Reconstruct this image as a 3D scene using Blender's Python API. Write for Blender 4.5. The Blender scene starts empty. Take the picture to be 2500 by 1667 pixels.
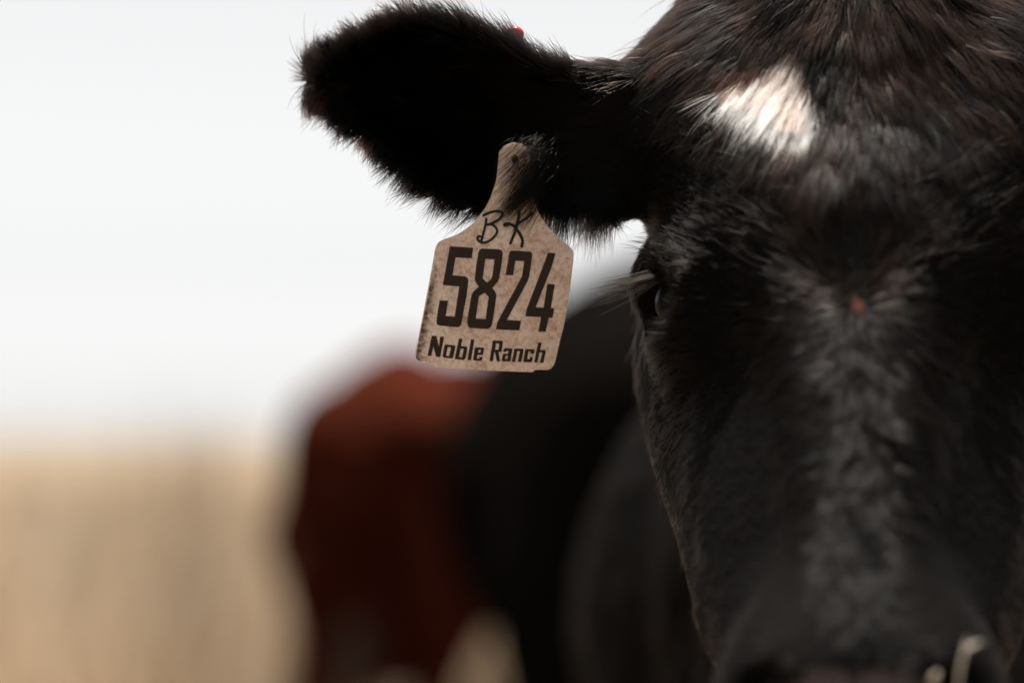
import bpy, math, random, os
import numpy as np
from mathutils import Vector, Matrix
from mathutils.kdtree import KDTree

rng = np.random.default_rng(7)
random.seed(7)
R = math.radians
scene = bpy.context.scene
COL = scene.collection
CLAY = False

# ------------------------------------------------------------------ camera
CAM_Z = 1.10
HORIZON_PY = 1070.0
K = 36.0 / 85.0 / 2500.0                       # tangent per photograph pixel
PITCH = math.atan((HORIZON_PY - 833.5) * K)
cam_data = bpy.data.cameras.new('camera')
cam_data.lens = 85.0
cam_data.sensor_width = 36.0
cam_data.clip_start = 0.05
cam_data.clip_end = 6000.0
cam_data.dof.use_dof = True
cam_data.dof.focus_distance = 1.100
cam_data.dof.aperture_fstop = 2.5
cam_data.dof.aperture_blades = 0
cam = bpy.data.objects.new('camera', cam_data)
COL.objects.link(cam)
cam.location = (0, 0, CAM_Z)
cam.rotation_euler = (R(90) + PITCH, 0, 0)
scene.camera = cam

# ------------------------------------------------------------------ sky and sun
SUN_EL, SUN_AZ = R(82), R(-25)                 # azimuth from +Y, positive to the right
world = bpy.data.worlds.new('World')
scene.world = world
world.use_nodes = True
wn, wl = world.node_tree.nodes, world.node_tree.links
sky = wn.new('ShaderNodeTexSky')
sky.sky_type = 'NISHITA'
sky.sun_disc = False
sky.sun_elevation = SUN_EL
sky.sun_rotation = SUN_AZ
sky.dust_density = 0.5
sky.air_density = 1.0
sky.ozone_density = 0.4
hs = wn.new('ShaderNodeHueSaturation')
hs.inputs['Saturation'].default_value = 0.03   # thin high cloud washes the blue out
wl.new(sky.outputs['Color'], hs.inputs['Color'])
bg = wn['Background']
bg.inputs['Strength'].default_value = 0.052
wl.new(hs.outputs['Color'], bg.inputs['Color'])

sun_data = bpy.data.lights.new('sun', 'SUN')
sun_data.energy = 5.0
sun_data.angle = R(0.5)
sun_data.color = (1.0, 0.95, 0.88)
sun = bpy.data.objects.new('sun', sun_data)
COL.objects.link(sun)
sd = Vector((math.sin(SUN_AZ) * math.cos(SUN_EL), math.cos(SUN_AZ) * math.cos(SUN_EL), math.sin(SUN_EL)))
sun.rotation_euler = sd.to_track_quat('Z', 'Y').to_euler()
sun.location = (0, 0, 30)

vs = scene.view_settings
vs.view_transform = 'Standard'
vs.look = 'None'
vs.gamma = 1.0
vs.use_curve_mapping = False
vs.exposure = 1.5
scene.cycles.use_adaptive_sampling = False
scene.cycles.use_denoising = True
try:
    scene.cycles.denoiser = 'OPENIMAGEDENOISE'
    scene.cycles.denoising_input_passes = 'RGB_ALBEDO_NORMAL'
except Exception:
    pass
scene.cycles.max_bounces = 14
scene.cycles.transmission_bounces = 14
scene.cycles.glossy_bounces = 8
scene.cycles_curves.shape = 'RIBBONS'
scene.cycles_curves.subdivisions = 2

# ------------------------------------------------------------------ frames
CP, SP = math.cos(PITCH), math.sin(PITCH)
def P(px, py, d):
    """A point at camera depth d seen at a photograph pixel, in world space."""
    u, v = (px - 1250.0) * K, (833.5 - py) * K
    return np.array([u * d, d * (CP - v * SP), CAM_Z + d * (SP + v * CP)])
MID = 2095.0
YAW = math.atan((MID - 1250.0) * K)
CY, SY = math.cos(YAW), math.sin(YAW)
def to_local(w):
    w = np.asarray(w, float)
    o = np.array(w)
    o[..., 0] = w[..., 0] * CY - w[..., 1] * SY
    o[..., 1] = w[..., 0] * SY + w[..., 1] * CY
    return o
def to_world(l):
    l = np.asarray(l, float)
    o = np.array(l)
    o[..., 0] = l[..., 0] * CY + l[..., 1] * SY
    o[..., 1] = -l[..., 0] * SY + l[..., 1] * CY
    return o
def L(px, py, d):
    return to_local(P(px, py, d))
def pix(w):
    """World points to photograph pixels and depth."""
    x, y, z = w[:, 0], w[:, 1], w[:, 2] - CAM_Z
    d = y * CP + z * SP
    up = -y * SP + z * CP
    return 1250.0 + x / d / K, 833.5 - up / d / K, d

# ------------------------------------------------------------------ scene-graph helpers
def tag(o, label=None, cat=None, group=None, kind=None):
    if label: o['label'] = label
    if cat: o['category'] = cat
    if group: o['group'] = group
    if kind: o['kind'] = kind
    return o
def empty(name, loc):
    o = bpy.data.objects.new(name, None)
    o.empty_display_size = 0.1
    COL.objects.link(o)
    o.location = loc
    return o
def link(name, data, mat=None, parent=None, loc=(0, 0, 0)):
    o = bpy.data.objects.new(name, data)
    COL.objects.link(o)
    if mat is not None:
        data.materials.append(mat)
    o.location = loc
    if parent is not None:
        o.parent = parent
    return o
def mesh_np(name, verts, faces, smooth=True):
    """faces: (n,3) or (n,4) int array, or list of such."""
    me = bpy.data.meshes.new(name)
    verts = np.asarray(verts, np.float32)
    fl = faces if isinstance(faces, list) else [faces]
    fl = [np.asarray(f, np.int32) for f in fl if len(f)]
    loops = np.concatenate([f.ravel() for f in fl])
    sizes = np.concatenate([np.full(len(f), f.shape[1], np.int32) for f in fl])
    starts = np.concatenate([[0], np.cumsum(sizes)[:-1]]).astype(np.int32)
    me.vertices.add(len(verts)); me.vertices.foreach_set('co', verts.ravel())
    me.loops.add(len(loops)); me.loops.foreach_set('vertex_index', loops)
    me.polygons.add(len(sizes)); me.polygons.foreach_set('loop_start', starts)
    me.polygons.foreach_set('loop_total', sizes)
    me.polygons.foreach_set('use_smooth', np.full(len(sizes), smooth))
    me.update(calc_edges=True)
    me.validate()
    return me

# ------------------------------------------------------------------ materials
def new_mat(name):
    m = bpy.data.materials.new(name)
    m.use_nodes = True
    return m, m.node_tree.nodes, m.node_tree.links, m.node_tree.nodes['Principled BSDF']
def simple(name, col, rough=0.5, **kw):
    m, n, l, b = new_mat(name)
    b.inputs['Base Color'].default_value = (*col, 1)
    b.inputs['Roughness'].default_value = rough
    for k, v in kw.items():
        b.inputs[k].default_value = v
    return m
def noise(n, l, scale, detail=6, rough=0.6, vec=None, dist=0.0):
    t = n.new('ShaderNodeTexNoise')
    t.inputs['Scale'].default_value = scale
    t.inputs['Detail'].default_value = detail
    t.inputs['Roughness'].default_value = rough
    t.inputs['Distortion'].default_value = dist
    if vec is not None:
        l.new(vec, t.inputs['Vector'])
    return t.outputs['Fac']
def ramp(n, l, fac, stops):
    r = n.new('ShaderNodeValToRGB')
    e = r.color_ramp.elements
    while len(e) < len(stops): e.new(0.5)
    for i, (p, c) in enumerate(stops):
        e[i].position = p
        e[i].color = (*c, 1) if len(c) == 3 else c
    l.new(fac, r.inputs['Fac'])
    return r.outputs['Color']
def mix(n, l, fac, a, b, mode='MIX'):
    m = n.new('ShaderNodeMix')
    m.data_type = 'RGBA'
    m.blend_type = mode
    for s, v in ((m.inputs[0], fac), (m.inputs[6], a), (m.inputs[7], b)):
        if hasattr(v, 'is_linked'): l.new(v, s)
        elif isinstance(v, (int, float)): s.default_value = v
        else: s.default_value = (*v, 1)
    return m.outputs[2]
def bump(n, l, b, h, strength, dist):
    bp = n.new('ShaderNodeBump')
    bp.inputs['Strength'].default_value = strength
    bp.inputs['Distance'].default_value = dist
    l.new(h, bp.inputs['Height'])
    l.new(bp.outputs['Normal'], b.inputs['Normal'])

def hair_mat(name, rough=0.25, radial=0.40, coat=0.0, ior=1.175):
    m, n, l, b = new_mat(name)
    n.remove(b)
    h = n.new('ShaderNodeBsdfHairPrincipled')
    h.parametrization = 'COLOR'
    h.inputs['Roughness'].default_value = rough
    h.inputs['Radial Roughness'].default_value = radial
    h.inputs['Coat'].default_value = coat
    h.inputs['IOR'].default_value = ior
    h.inputs['Random Roughness'].default_value = 0.25
    a = n.new('ShaderNodeAttribute')
    a.attribute_name = 'hair_color'
    l.new(a.outputs['Color'], h.inputs['Color'])
    rr = n.new('ShaderNodeMapRange')
    rr.inputs['From Max'].default_value = 0.5
    rr.inputs['To Min'].default_value = rough; rr.inputs['To Max'].default_value = 0.65
    l.new(a.outputs['Fac'], rr.inputs['Value'])
    l.new(rr.outputs[0], h.inputs['Roughness'])
    l.new(h.outputs['BSDF'], n['Material Output'].inputs['Surface'])
    return m
M_FUR = hair_mat('cow_hair')
M_COAT = hair_mat('coat_hair', 0.4, 0.5, 0.0, 1.035)

def skin_mat(name):
    m, n, l, b = new_mat(name)
    a = n.new('ShaderNodeAttribute')
    a.attribute_name = 'skin_color'
    l.new(a.outputs['Color'], b.inputs['Base Color'])
    w = n.new('ShaderNodeAttribute')
    w.attribute_name = 'wet'
    mr = n.new('ShaderNodeMapRange')
    mr.inputs['To Min'].default_value = 0.75
    mr.inputs['To Max'].default_value = 0.22
    l.new(w.outputs['Fac'], mr.inputs['Value'])
    l.new(mr.outputs['Result'], b.inputs['Roughness'])
    mr2 = n.new('ShaderNodeMapRange')
    mr2.inputs['To Min'].default_value = 0.03
    mr2.inputs['To Max'].default_value = 0.45
    l.new(w.outputs['Fac'], mr2.inputs['Value'])
    l.new(mr2.outputs['Result'], b.inputs['Specular IOR Level'])
    g = n.new('ShaderNodeTexVoronoi')
    g.inputs['Scale'].default_value = 300
    bump(n, l, b, g.outputs['Distance'], 0.5, 0.0012)
    return m
M_SKIN = skin_mat('cow_skin')

def coat_mat(name, c1, c2):
    """Short coat of an animal standing farther off."""
    m, n, l, b = new_mat(name)
    tc = n.new('ShaderNodeTexCoord')
    f = noise(n, l, 5.0, 6, 0.6, tc.outputs['Object'])
    l.new(ramp(n, l, f, [(0.3, c1), (0.7, c2)]), b.inputs['Base Color'])
    b.inputs['Roughness'].default_value = 0.75
    b.inputs['Specular IOR Level'].default_value = 0.0
    mp = n.new('ShaderNodeMapping')
    mp.inputs['Scale'].default_value = (160, 22, 60)
    l.new(tc.outputs['Object'], mp.inputs['Vector'])
    g = noise(n, l, 1.0, 4, 0.6, mp.outputs['Vector'])
    bump(n, l, b, g, 0.6, 0.01)
    return m

# ------------------------------------------------------------------ implicit-surface modelling
class Field:
    """A signed distance field on a rectilinear grid, grown from smooth unions."""
    def __init__(self, xs, ys, zs):
        self.a = [np.asarray(v, np.float32) for v in (xs, ys, zs)]
        self.d = np.full(tuple(len(v) for v in self.a), 0.25, np.float32)
    def block(self, lo, hi):
        s = []
        for v, a, b in zip(self.a, lo, hi):
            i = max(0, int(np.searchsorted(v, a)) - 1)
            j = min(len(v), int(np.searchsorted(v, b)) + 1)
            s.append(slice(i, max(i, j)))
        s = tuple(s)
        g = [self.a[0][s[0]][:, None, None], self.a[1][s[1]][None, :, None], self.a[2][s[2]][None, None, :]]
        return s, g
    def smin(self, s, e, k):
        d = self.d[s]
        if d.size == 0: return
        h = np.maximum(k - np.abs(d - e), 0.0) / k
        self.d[s] = np.minimum(d, e) - h * h * k * 0.25
    def smax_cut(self, s, e, k):
        d = self.d[s]
        if d.size == 0: return
        e = -e
        h = np.maximum(k - np.abs(d - e), 0.0) / k
        self.d[s] = np.maximum(d, e) + h * h * k * 0.25
    def ell(self, c, r, k=0.03, rot=None, cut=False, sym=False):
        cs = [np.array(c, float)]
        if sym: cs.append(np.array([-c[0], c[1], c[2]]))
        for q, c in enumerate(cs):
            m = max(r) + k + 0.03
            s, g = self.block(c - m, c + m)
            x, y, z = g[0] - c[0], g[1] - c[1], g[2] - c[2]
            if rot is not None:
                M = np.array(rot, np.float32)
                if q == 1:
                    F = np.diag([-1, 1, 1]); M = (M @ F)
                x, y, z = (M[i, 0] * x + M[i, 1] * y + M[i, 2] * z for i in range(3))
            k0 = np.sqrt((x / r[0]) ** 2 + (y / r[1]) ** 2 + (z / r[2]) ** 2)
            k1 = np.sqrt((x / r[0] ** 2) ** 2 + (y / r[1] ** 2) ** 2 + (z / r[2] ** 2) ** 2)
            e = k0 * (k0 - 1.0) / np.maximum(k1, 1e-6)
            (self.smax_cut if cut else self.smin)(s, e.astype(np.float32), k)
    def cone(self, a, b, ra, rb, k=0.03, sym=False, sx=1.0, cut=False):
        """Round cone a-b; sx widens the x axis of the section."""
        pairs = [(np.array(a, float), np.array(b, float))]
        if sym: pairs.append((pairs[0][0] * [-1, 1, 1], pairs[0][1] * [-1, 1, 1]))
        for a, b in pairs:
            m = max(ra, rb) * max(sx, 1) + k + 0.03
            s, g = self.block(np.minimum(a, b) - m, np.maximum(a, b) + m)
            ab = b - a
            px, py, pz = (g[0] - a[0]), g[1] - a[1], g[2] - a[2]
            t = np.clip((px * ab[0] + py * ab[1] + pz * ab[2]) / max(float(ab @ ab), 1e-9), 0, 1)
            e = np.sqrt(((px - t * ab[0]) / sx) ** 2 + (py - t * ab[1]) ** 2 + (pz - t * ab[2]) ** 2) - (ra + (rb - ra) * t)
            (self.smax_cut if cut else self.smin)(s, e.astype(np.float32), k)
    def chain(self, pts, rad, k=0.03, sym=False, sx=1.0):
        for i in range(len(pts) - 1):
            self.cone(pts[i], pts[i + 1], rad[i], rad[i + 1], k, sym, sx)
    def splat(self, pts, rad, k=0.006):
        for c, r in zip(pts, rad):
            m = r + 0.012
            s, g = self.block(c - m, c + m)
            e = np.sqrt((g[0] - c[0]) ** 2 + (g[1] - c[1]) ** 2 + (g[2] - c[2]) ** 2) - r
            self.smin(s, e.astype(np.float32), k)
    def mesh(self):
        d = self.d
        nx, ny, nz = d.shape
        ins = d < 0
        c = ins[:-1, :-1, :-1].astype(np.uint8)
        for o in [(1,0,0),(0,1,0),(0,0,1),(1,1,0),(1,0,1),(0,1,1),(1,1,1)]:
            c = c + ins[o[0]:nx-1+o[0], o[1]:ny-1+o[1], o[2]:nz-1+o[2]]
        act = (c > 0) & (c < 8)
        I, J, Kk = np.nonzero(act)
        vid = np.full(act.shape, -1, np.int32)
        vid[I, J, Kk] = np.arange(len(I))
        acc = np.zeros((len(I), 3)); cnt = np.zeros(len(I))
        cor = [(a, b, e) for a in (0, 1) for b in (0, 1) for e in (0, 1)]
        for p in cor:
            for ax in range(3):
                if p[ax] == 1: continue
                q = list(p); q[ax] = 1
                d0 = d[I + p[0], J + p[1], Kk + p[2]]
                d1 = d[I + q[0], J + q[1], Kk + q[2]]
                m = (d0 < 0) != (d1 < 0)
                t = np.where(m, d0 / np.where(m, d0 - d1, 1), 0)
                pt = np.array(p, float)[None, :].repeat(len(I), 0)
                pt[:, ax] += t
                acc += np.where(m[:, None], pt, 0); cnt += m
        loc = acc / cnt[:, None] + np.stack([I, J, Kk], 1)
        V = np.stack([np.interp(loc[:, i], np.arange(len(self.a[i])), self.a[i]) for i in range(3)], 1)
        Q = []
        for ax in range(3):
            s0 = [slice(None)] * 3; s1 = [slice(None)] * 3
            s0[ax] = slice(0, -1); s1[ax] = slice(1, None)
            e = ins[tuple(s0)] != ins[tuple(s1)]
            E = np.stack(np.nonzero(e), 1)
            o1, o2 = [(1, 2), (2, 0), (0, 1)][ax]
            ok = (E[:, o1] > 0) & (E[:, o2] > 0) & (E[:, o1] < d.shape[o1] - 1) & (E[:, o2] < d.shape[o2] - 1)
            E = E[ok]
            fl = ins[E[:, 0], E[:, 1], E[:, 2]]
            def gv(a, b):
                T = E.copy(); T[:, o1] -= a; T[:, o2] -= b
                return vid[T[:, 0], T[:, 1], T[:, 2]]
            q = np.stack([gv(1, 1), gv(0, 1), gv(0, 0), gv(1, 0)], 1)
            q[~fl] = q[~fl][:, ::-1]
            Q.append(q)
        return V, np.concatenate(Q)

def axis(*segs):
    """Breakpoints (start, stop, step)... joined into one rising axis."""
    out = []
    for a, b, s in segs:
        out.append(np.linspace(a, b, max(2, int(round((b - a) / s)) + 1))[:-1])
    out.append([segs[-1][1]])
    return np.concatenate(out)

def vert_normals(V, Q):
    n = np.zeros_like(V)
    a, b, c, e = (V[Q[:, i]] for i in range(4))
    fn = np.cross(c - a, e - b)
    for i in range(4):
        np.add.at(n, Q[:, i], fn)
    return n / np.maximum(np.linalg.norm(n, axis=1, keepdims=True), 1e-12)

def unit(v):
    return v / np.maximum(np.linalg.norm(v, axis=-1, keepdims=True), 1e-9)
def sstep(a, b, x):
    t = np.clip((x - a) / (b - a), 0, 1)
    return t * t * (3 - 2 * t)

# ================================================================== ground
def ground():
    m, n, l, b = new_mat('dry_pasture')
    tc = n.new('ShaderNodeTexCoord')
    f1 = noise(n, l, 0.35, 8, 0.65, tc.outputs['Object'])
    f2 = noise(n, l, 6.0, 8, 0.7, tc.outputs['Object'])
    c1 = ramp(n, l, f1, [(0.3, (0.165, 0.125, 0.085)), (0.5, (0.21, 0.168, 0.122)), (0.7, (0.25, 0.21, 0.16))])
    c2 = ramp(n, l, f2, [(0.35, (0.55, 0.5, 0.45)), (0.7, (1.1, 1.05, 1.0))])
    l.new(mix(n, l, 1.0, c1, c2, 'MULTIPLY'), b.inputs['Base Color'])
    b.inputs['Roughness'].default_value = 0.95
    b.inputs['Specular IOR Level'].default_value = 0.1
    bump(n, l, b, f2, 0.8, 0.08)
    # one sheet, finer near the camera, with gentle swells, reaching the horizon
    r = np.concatenate([np.linspace(0, 40, 41), np.geomspace(46, 4000, 26)])
    ang = np.linspace(0, 2 * math.pi, 73)[:-1]
    V = [(0, 2, 0)]; F3 = []; F4 = []
    for i, rr in enumerate(r[1:]):
        for a in ang:
            x, y = rr * math.cos(a), 2 + rr * math.sin(a)
            z = 0.03 * math.sin(x * 0.9 + 1.3) * math.cos(y * 0.7) * min(1, rr / 6)
            V.append((x, y, z))
    na = len(ang)
    for j in range(na):
        F3.append((0, 1 + j, 1 + (j + 1) % na))
    for i in range(len(r) - 2):
        for j in range(na):
            p, q = 1 + i * na, 1 + (i + 1) * na
            F4.append((p + j, q + j, q + (j + 1) % na, p + (j + 1) % na))
    o = link('ground', mesh_np('ground', V, [np.array(F3), np.array(F4)]), m)
    tag(o, kind='structure')
ground()

# ================================================================== front cow: head, ears, neck and body as one surface
def build_front_cow_field():
    f = Field(axis((-0.44, -0.30, 0.012), (-0.30, 0.30, 0.0036), (0.30, 0.44, 0.012)),
              axis((0.80, 1.26, 0.0036), (1.26, 1.5, 0.008), (1.5, 3.5, 0.018)),
              axis((-0.02, 0.86, 0.018), (0.86, 1.37, 0.0036), (1.37, 1.42, 0.01)))
    z = lambda py, d: L(MID, py, d)[2]
    def C(l, py, d):                       # lateral offset, image height, depth from the camera along the head's midplane
        p = L(MID, py, d)
        return np.array([l, p[1], p[2]])
    # ---- trunk, legs (lengths along +y, away from the camera)
    f.chain([(0, 1.62, 0.99), (0, 1.80, 1.00), (0, 2.30, 0.93), (0, 2.80, 0.96), (0, 3.10, 1.02)],
            [0.135, 0.17, 0.25, 0.25, 0.20], 0.08)
    f.ell((0, 2.05, 0.80), (0.17, 0.40, 0.25), 0.10)
    f.ell((0, 1.68, 0.78), (0.125, 0.16, 0.20), 0.08)           # brisket
    f.chain([(0, 1.72, 1.15), (0, 2.1, 1.145), (0, 2.7, 1.15), (0, 3.08, 1.14)], [0.06, 0.065, 0.07, 0.07], 0.10)
    f.ell((0.11, 1.84, 0.90), (0.085, 0.17, 0.22), 0.06, sym=True)   # shoulder blades
    f.ell((0.14, 3.05, 0.95), (0.12, 0.20, 0.24), 0.08, sym=True)    # haunches
    f.chain([(0.15, 1.76, 0.80), (0.14, 1.74, 0.52), (0.14, 1.75, 0.46), (0.135, 1.75, 0.17), (0.135, 1.73, 0.05)],
            [0.085, 0.055, 0.055, 0.036, 0.048], 0.03, sym=True)
    f.chain([(0.16, 3.02, 0.85), (0.16, 2.90, 0.62), (0.15, 3.14, 0.42), (0.145, 3.13, 0.16), (0.145, 3.10, 0.05)],
            [0.14, 0.085, 0.052, 0.038, 0.048], 0.03, sym=True)
    f.chain([(0, 3.26, 1.13), (0, 3.34, 0.98), (0, 3.34, 0.55), (0, 3.33, 0.40)], [0.035, 0.026, 0.02, 0.035], 0.03)
    # ---- neck
    f.chain([C(0, 330, 1.20), (0, 1.42, 1.09), (0, 1.68, 1.02)], [0.070, 0.085, 0.11], 0.06)
    f.chain([C(0, 700, 1.19), (0, 1.44, 0.95), (0, 1.66, 0.86)], [0.06, 0.075, 0.11], 0.06)
    # ---- head
    f.ell(C(0, 170, 1.146), (0.083, 0.075, 0.068), 0.03)        # cranium
    f.ell(C(0, -10, 1.158), (0.066, 0.062, 0.050), 0.04)        # poll
    f.ell(C(0, 430, 1.121), (0.082, 0.074, 0.075), 0.03)
    f.ell(C(0, 640, 1.085), (0.055, 0.060, 0.055), 0.04)        # forehead
    f.ell(C(0.047, 560, 1.096), (0.036, 0.048, 0.050), 0.03, sym=True)   # brow ridge
    f.ell(C(0.066, 205, 1.135), (0.030, 0.04, 0.028), 0.03, sym=True)
    f.ell(C(0.060, 330, 1.125), (0.036, 0.05, 0.045), 0.03, sym=True)    # temple
    f.cone(C(0, 690, 1.073), C(0, 1500, 0.945), 0.050, 0.026, 0.03)     # nasal bridge
    f.cone(C(0.034, 780, 1.130), C(0.024, 1500, 1.005), 0.058, 0.036, 0.03, sym=True)
    f.ell(C(0.058, 830, 1.118), (0.030, 0.045, 0.062), 0.03, sym=True)   # side of the face
    f.cone(C(0.053, 930, 1.155), C(0.031, 1480, 1.05), 0.052, 0.037, 0.03, sym=True)   # jaw muscle
    f.cone(C(0, 1350, 1.10), C(0, 1860, 0.965), 0.046, 0.036, 0.04)      # lower jaw
    f.ell(C(0, 1690, 0.944), (0.050, 0.052, 0.046), 0.03)       # muzzle
    f.ell(C(0.027, 1745, 0.925), (0.027, 0.036, 0.034), 0.02, sym=True)  # upper lip pads
    f.ell(C(0, 1870, 0.955), (0.042, 0.044, 0.026), 0.015)      # chin
    f.ell(C(0.034, 1700, 0.893), (0.012, 0.018, 0.009), 0.008, cut=True, sym=True,
          rot=np.array(Matrix.Rotation(R(28), 3, 'Y')))         # nostrils
    # ---- eye: socket hollow and lids
    eye = C(0, 0, 1); eye[:] = L(1700, 737, 1.088)
    el = np.array([abs(eye[0]), eye[1], eye[2]])
    f.ell(el + [-0.002, -0.002, 0.0], (0.021, 0.022, 0.024), 0.03, sym=True)
    return f, eye, C

field, EYE, C = build_front_cow_field()
EYE_R = 0.0185
GAZE = unit(np.array([-0.78, -0.62, 0.06]))
def eye_frame():
    up = np.array([0, 0, 1.0])
    s = unit(np.cross(up, GAZE)); u = np.cross(GAZE, s)
    return s, u
ES, EU = eye_frame()
# hollow the socket, then raise two lids round the eyeball
for sgn in (1, -1):
    c = (EYE + GAZE * 0.009) * [sgn, 1, 1]
    field.ell(c, (0.0195, 0.0195, 0.0165), 0.004, cut=True)
lid_pts, lid_r = [], []
for a in np.linspace(0, 2 * math.pi, 61)[:-1]:
    hx, hy = math.cos(a), math.sin(a)
    th = math.radians(66 * abs(hx) ** 1.6 + (38 if hy > 0 else 46) * (1 - abs(hx) ** 1.6))
    d = GAZE * math.cos(th) + (ES * hx + EU * hy) * math.sin(th)
    c = EYE + unit(d) * (EYE_R + 0.0022)
    for sgn in (1, -1):
        lid_pts.append(c * [sgn, 1, 1]); lid_r.append(0.0036 if hy > 0 else 0.003)
field.splat(np.array(lid_pts), lid_r, 0.005)
# brow fold over the upper lid
bp, br = [], []
for a in np.linspace(R(15), R(165), 25):
    d = GAZE * math.cos(R(62)) + (ES * math.cos(a) + EU * math.sin(a)) * math.sin(R(62))
    c = EYE + unit(d) * (EYE_R + 0.004)
    for sgn in (1, -1):
        bp.append(c * [sgn, 1, 1]); br.append(0.006)
field.splat(np.array(bp), br, 0.010)

# ---- ears: a cupped leaf, thickened and blended into the head
EAR_X   = np.array([1600, 1540, 1450, 1360, 1250, 1130, 1030, 962, 876, 810, 784], float)
EAR_TOP = np.array([ 235,  215,  195,  190,  128,   78,   60,  72, 112, 152, 182], float)
EAR_BOT = np.array([ 470,  480,  478,  486,  492,  482,  436, 378, 302, 245, 215], float)
EAR_D   = np.array([1.128, 1.122, 1.116, 1.112, 1.108, 1.102, 1.096, 1.09, 1.082, 1.074, 1.07])
EAR_CUP = np.array([0.0, 0.004, 0.010, 0.020, 0.027, 0.026, 0.022, 0.018, 0.012, 0.006, 0.003])
def ear_point(t, s):
    """t 0 base .. 1 tip; s -1 upper edge .. 1 lower edge."""
    q = np.linspace(0, 1, len(EAR_X))
    x = np.interp(t, q, EAR_X); a = np.interp(t, q, EAR_TOP); b = np.interp(t, q, EAR_BOT)
    d = np.interp(t, q, EAR_D); cp = np.interp(t, q, EAR_CUP)
    v = (a + b) / 2 + (b - a) / 2 * s
    return L(x, v, d + cp * (1 - s * s) * 1.15 - 0.006 * max(0, -s) ** 2)
ep, er = [], []
for t in np.linspace(0, 1, 64):
    for s in np.linspace(-1, 1, 40):
        p = ear_point(t, s)
        r = 0.0046 - 0.0016 * abs(s) ** 3 - 0.0008 * t + 0.004 * max(0, 0.25 - t) / 0.25
        for sgn in (1, -1):
            ep.append(p * [sgn, 1, 1]); er.append(r)
field.splat(np.array(ep), er, 0.004)
rootp = L(1570, 330, 1.135)
field.ell((abs(rootp[0]), rootp[1], rootp[2]), (0.040, 0.024, 0.027), 0.03, sym=True)   # muscle at the root of the ear

V, Q = field.mesh()
del field
N_ = vert_normals(V, Q)
if len(Q):
    # orientation check: outward normals
    c = V.mean(0)
    if np.sum(N_ * (V - np.array([0, np.clip(2, 0, 3), 0.9]))) < 0:
        Q = Q[:, ::-1]; N_ = -N_

W0 = L(MID, 745, 1.03)                                          # the hair whorl between the eyes
Q0 = L(MID + 5, -150, 1.10)                                     # crown of the poll

def surface_of(p0):
    i = np.argmin(np.sum((V - p0) ** 2, 1)); return V[i]
u_, v_, d_ = pix(to_world(V))
W0 = V[np.argmin(np.abs(u_ - MID) + np.abs(v_ - 752) + 1e4 * (d_ > 1.12) + 1e4 * (N_[:, 1] > 0))]
NOSE_C = L(MID, 1735, 0.89)

FRONT_BASE = to_world(np.array([0, 2.4, 0.0]))
cow = empty('black_cow', FRONT_BASE)
tag(cow, 'black cow with a white forehead patch, head filling the right of the picture', 'cow')

PATCH = np.array([(1730,225),(1790,190),(1835,165),(1885,130),(1915,110),(1945,120),(1958,165),(1975,200),(1992,240),(1985,290),(1950,330),(1905,320),(1860,290),(1815,270),(1765,262)], float)
def in_poly(x, y, poly):
    c = np.zeros(len(x), bool)
    j = len(poly) - 1
    for i in range(len(poly)):
        xi, yi = poly[i]; xj, yj = poly[j]
        c ^= ((yi > y) != (yj > y)) & (x < (xj - xi) * (y - yi) / (yj - yi + 1e-9) + xi)
        j = i
    return c

def nose_mask(Vl):
    pm = Vl * [-1, 1, 1]
    pm[:, 0] = -np.abs(Vl[:, 0])
    u, v, d = pix(to_world(pm))
    e = ((u - MID) / 290.0) ** 2 + ((v - 1762) / 122.0) ** 2
    return sstep(1.15, 0.9, e) * (d < 0.955)

def skin_colors(Vl):
    col = np.tile(np.array([0.0022, 0.0018, 0.0016]), (len(Vl), 1))
    w = nose_mask(Vl)
    pad = np.array([0.034, 0.016, 0.012])
    col = col * (1 - w[:, None]) + pad * w[:, None]
    ua, va, dd = pix(to_world(Vl))
    pk = in_poly(ua, va, PATCH)[:, None] * (dd < 1.14)[:, None] * 1.0
    col = col * (1 - pk) + np.array([0.30, 0.225, 0.19]) * pk
    dw = np.linalg.norm(Vl - W0, axis=1)
    k = sstep(0.0036, 0.0008, dw)[:, None]
    col = col * (1 - k) + np.array([0.09, 0.03, 0.02]) * k
    return col, w
bodyme = mesh_np('cow_body', to_world(V) - FRONT_BASE, Q)
sc_, wet_ = skin_colors(V)
ca = bodyme.attributes.new('skin_color', 'FLOAT_COLOR', 'POINT')
ca.data.foreach_set('color', np.concatenate([sc_, np.ones((len(V), 1))], 1).astype(np.float32).ravel())
wa = bodyme.attributes.new('wet', 'FLOAT', 'POINT')
wa.data.foreach_set('value', wet_.astype(np.float32))
body = link('body', bodyme, M_SKIN, cow)

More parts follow.
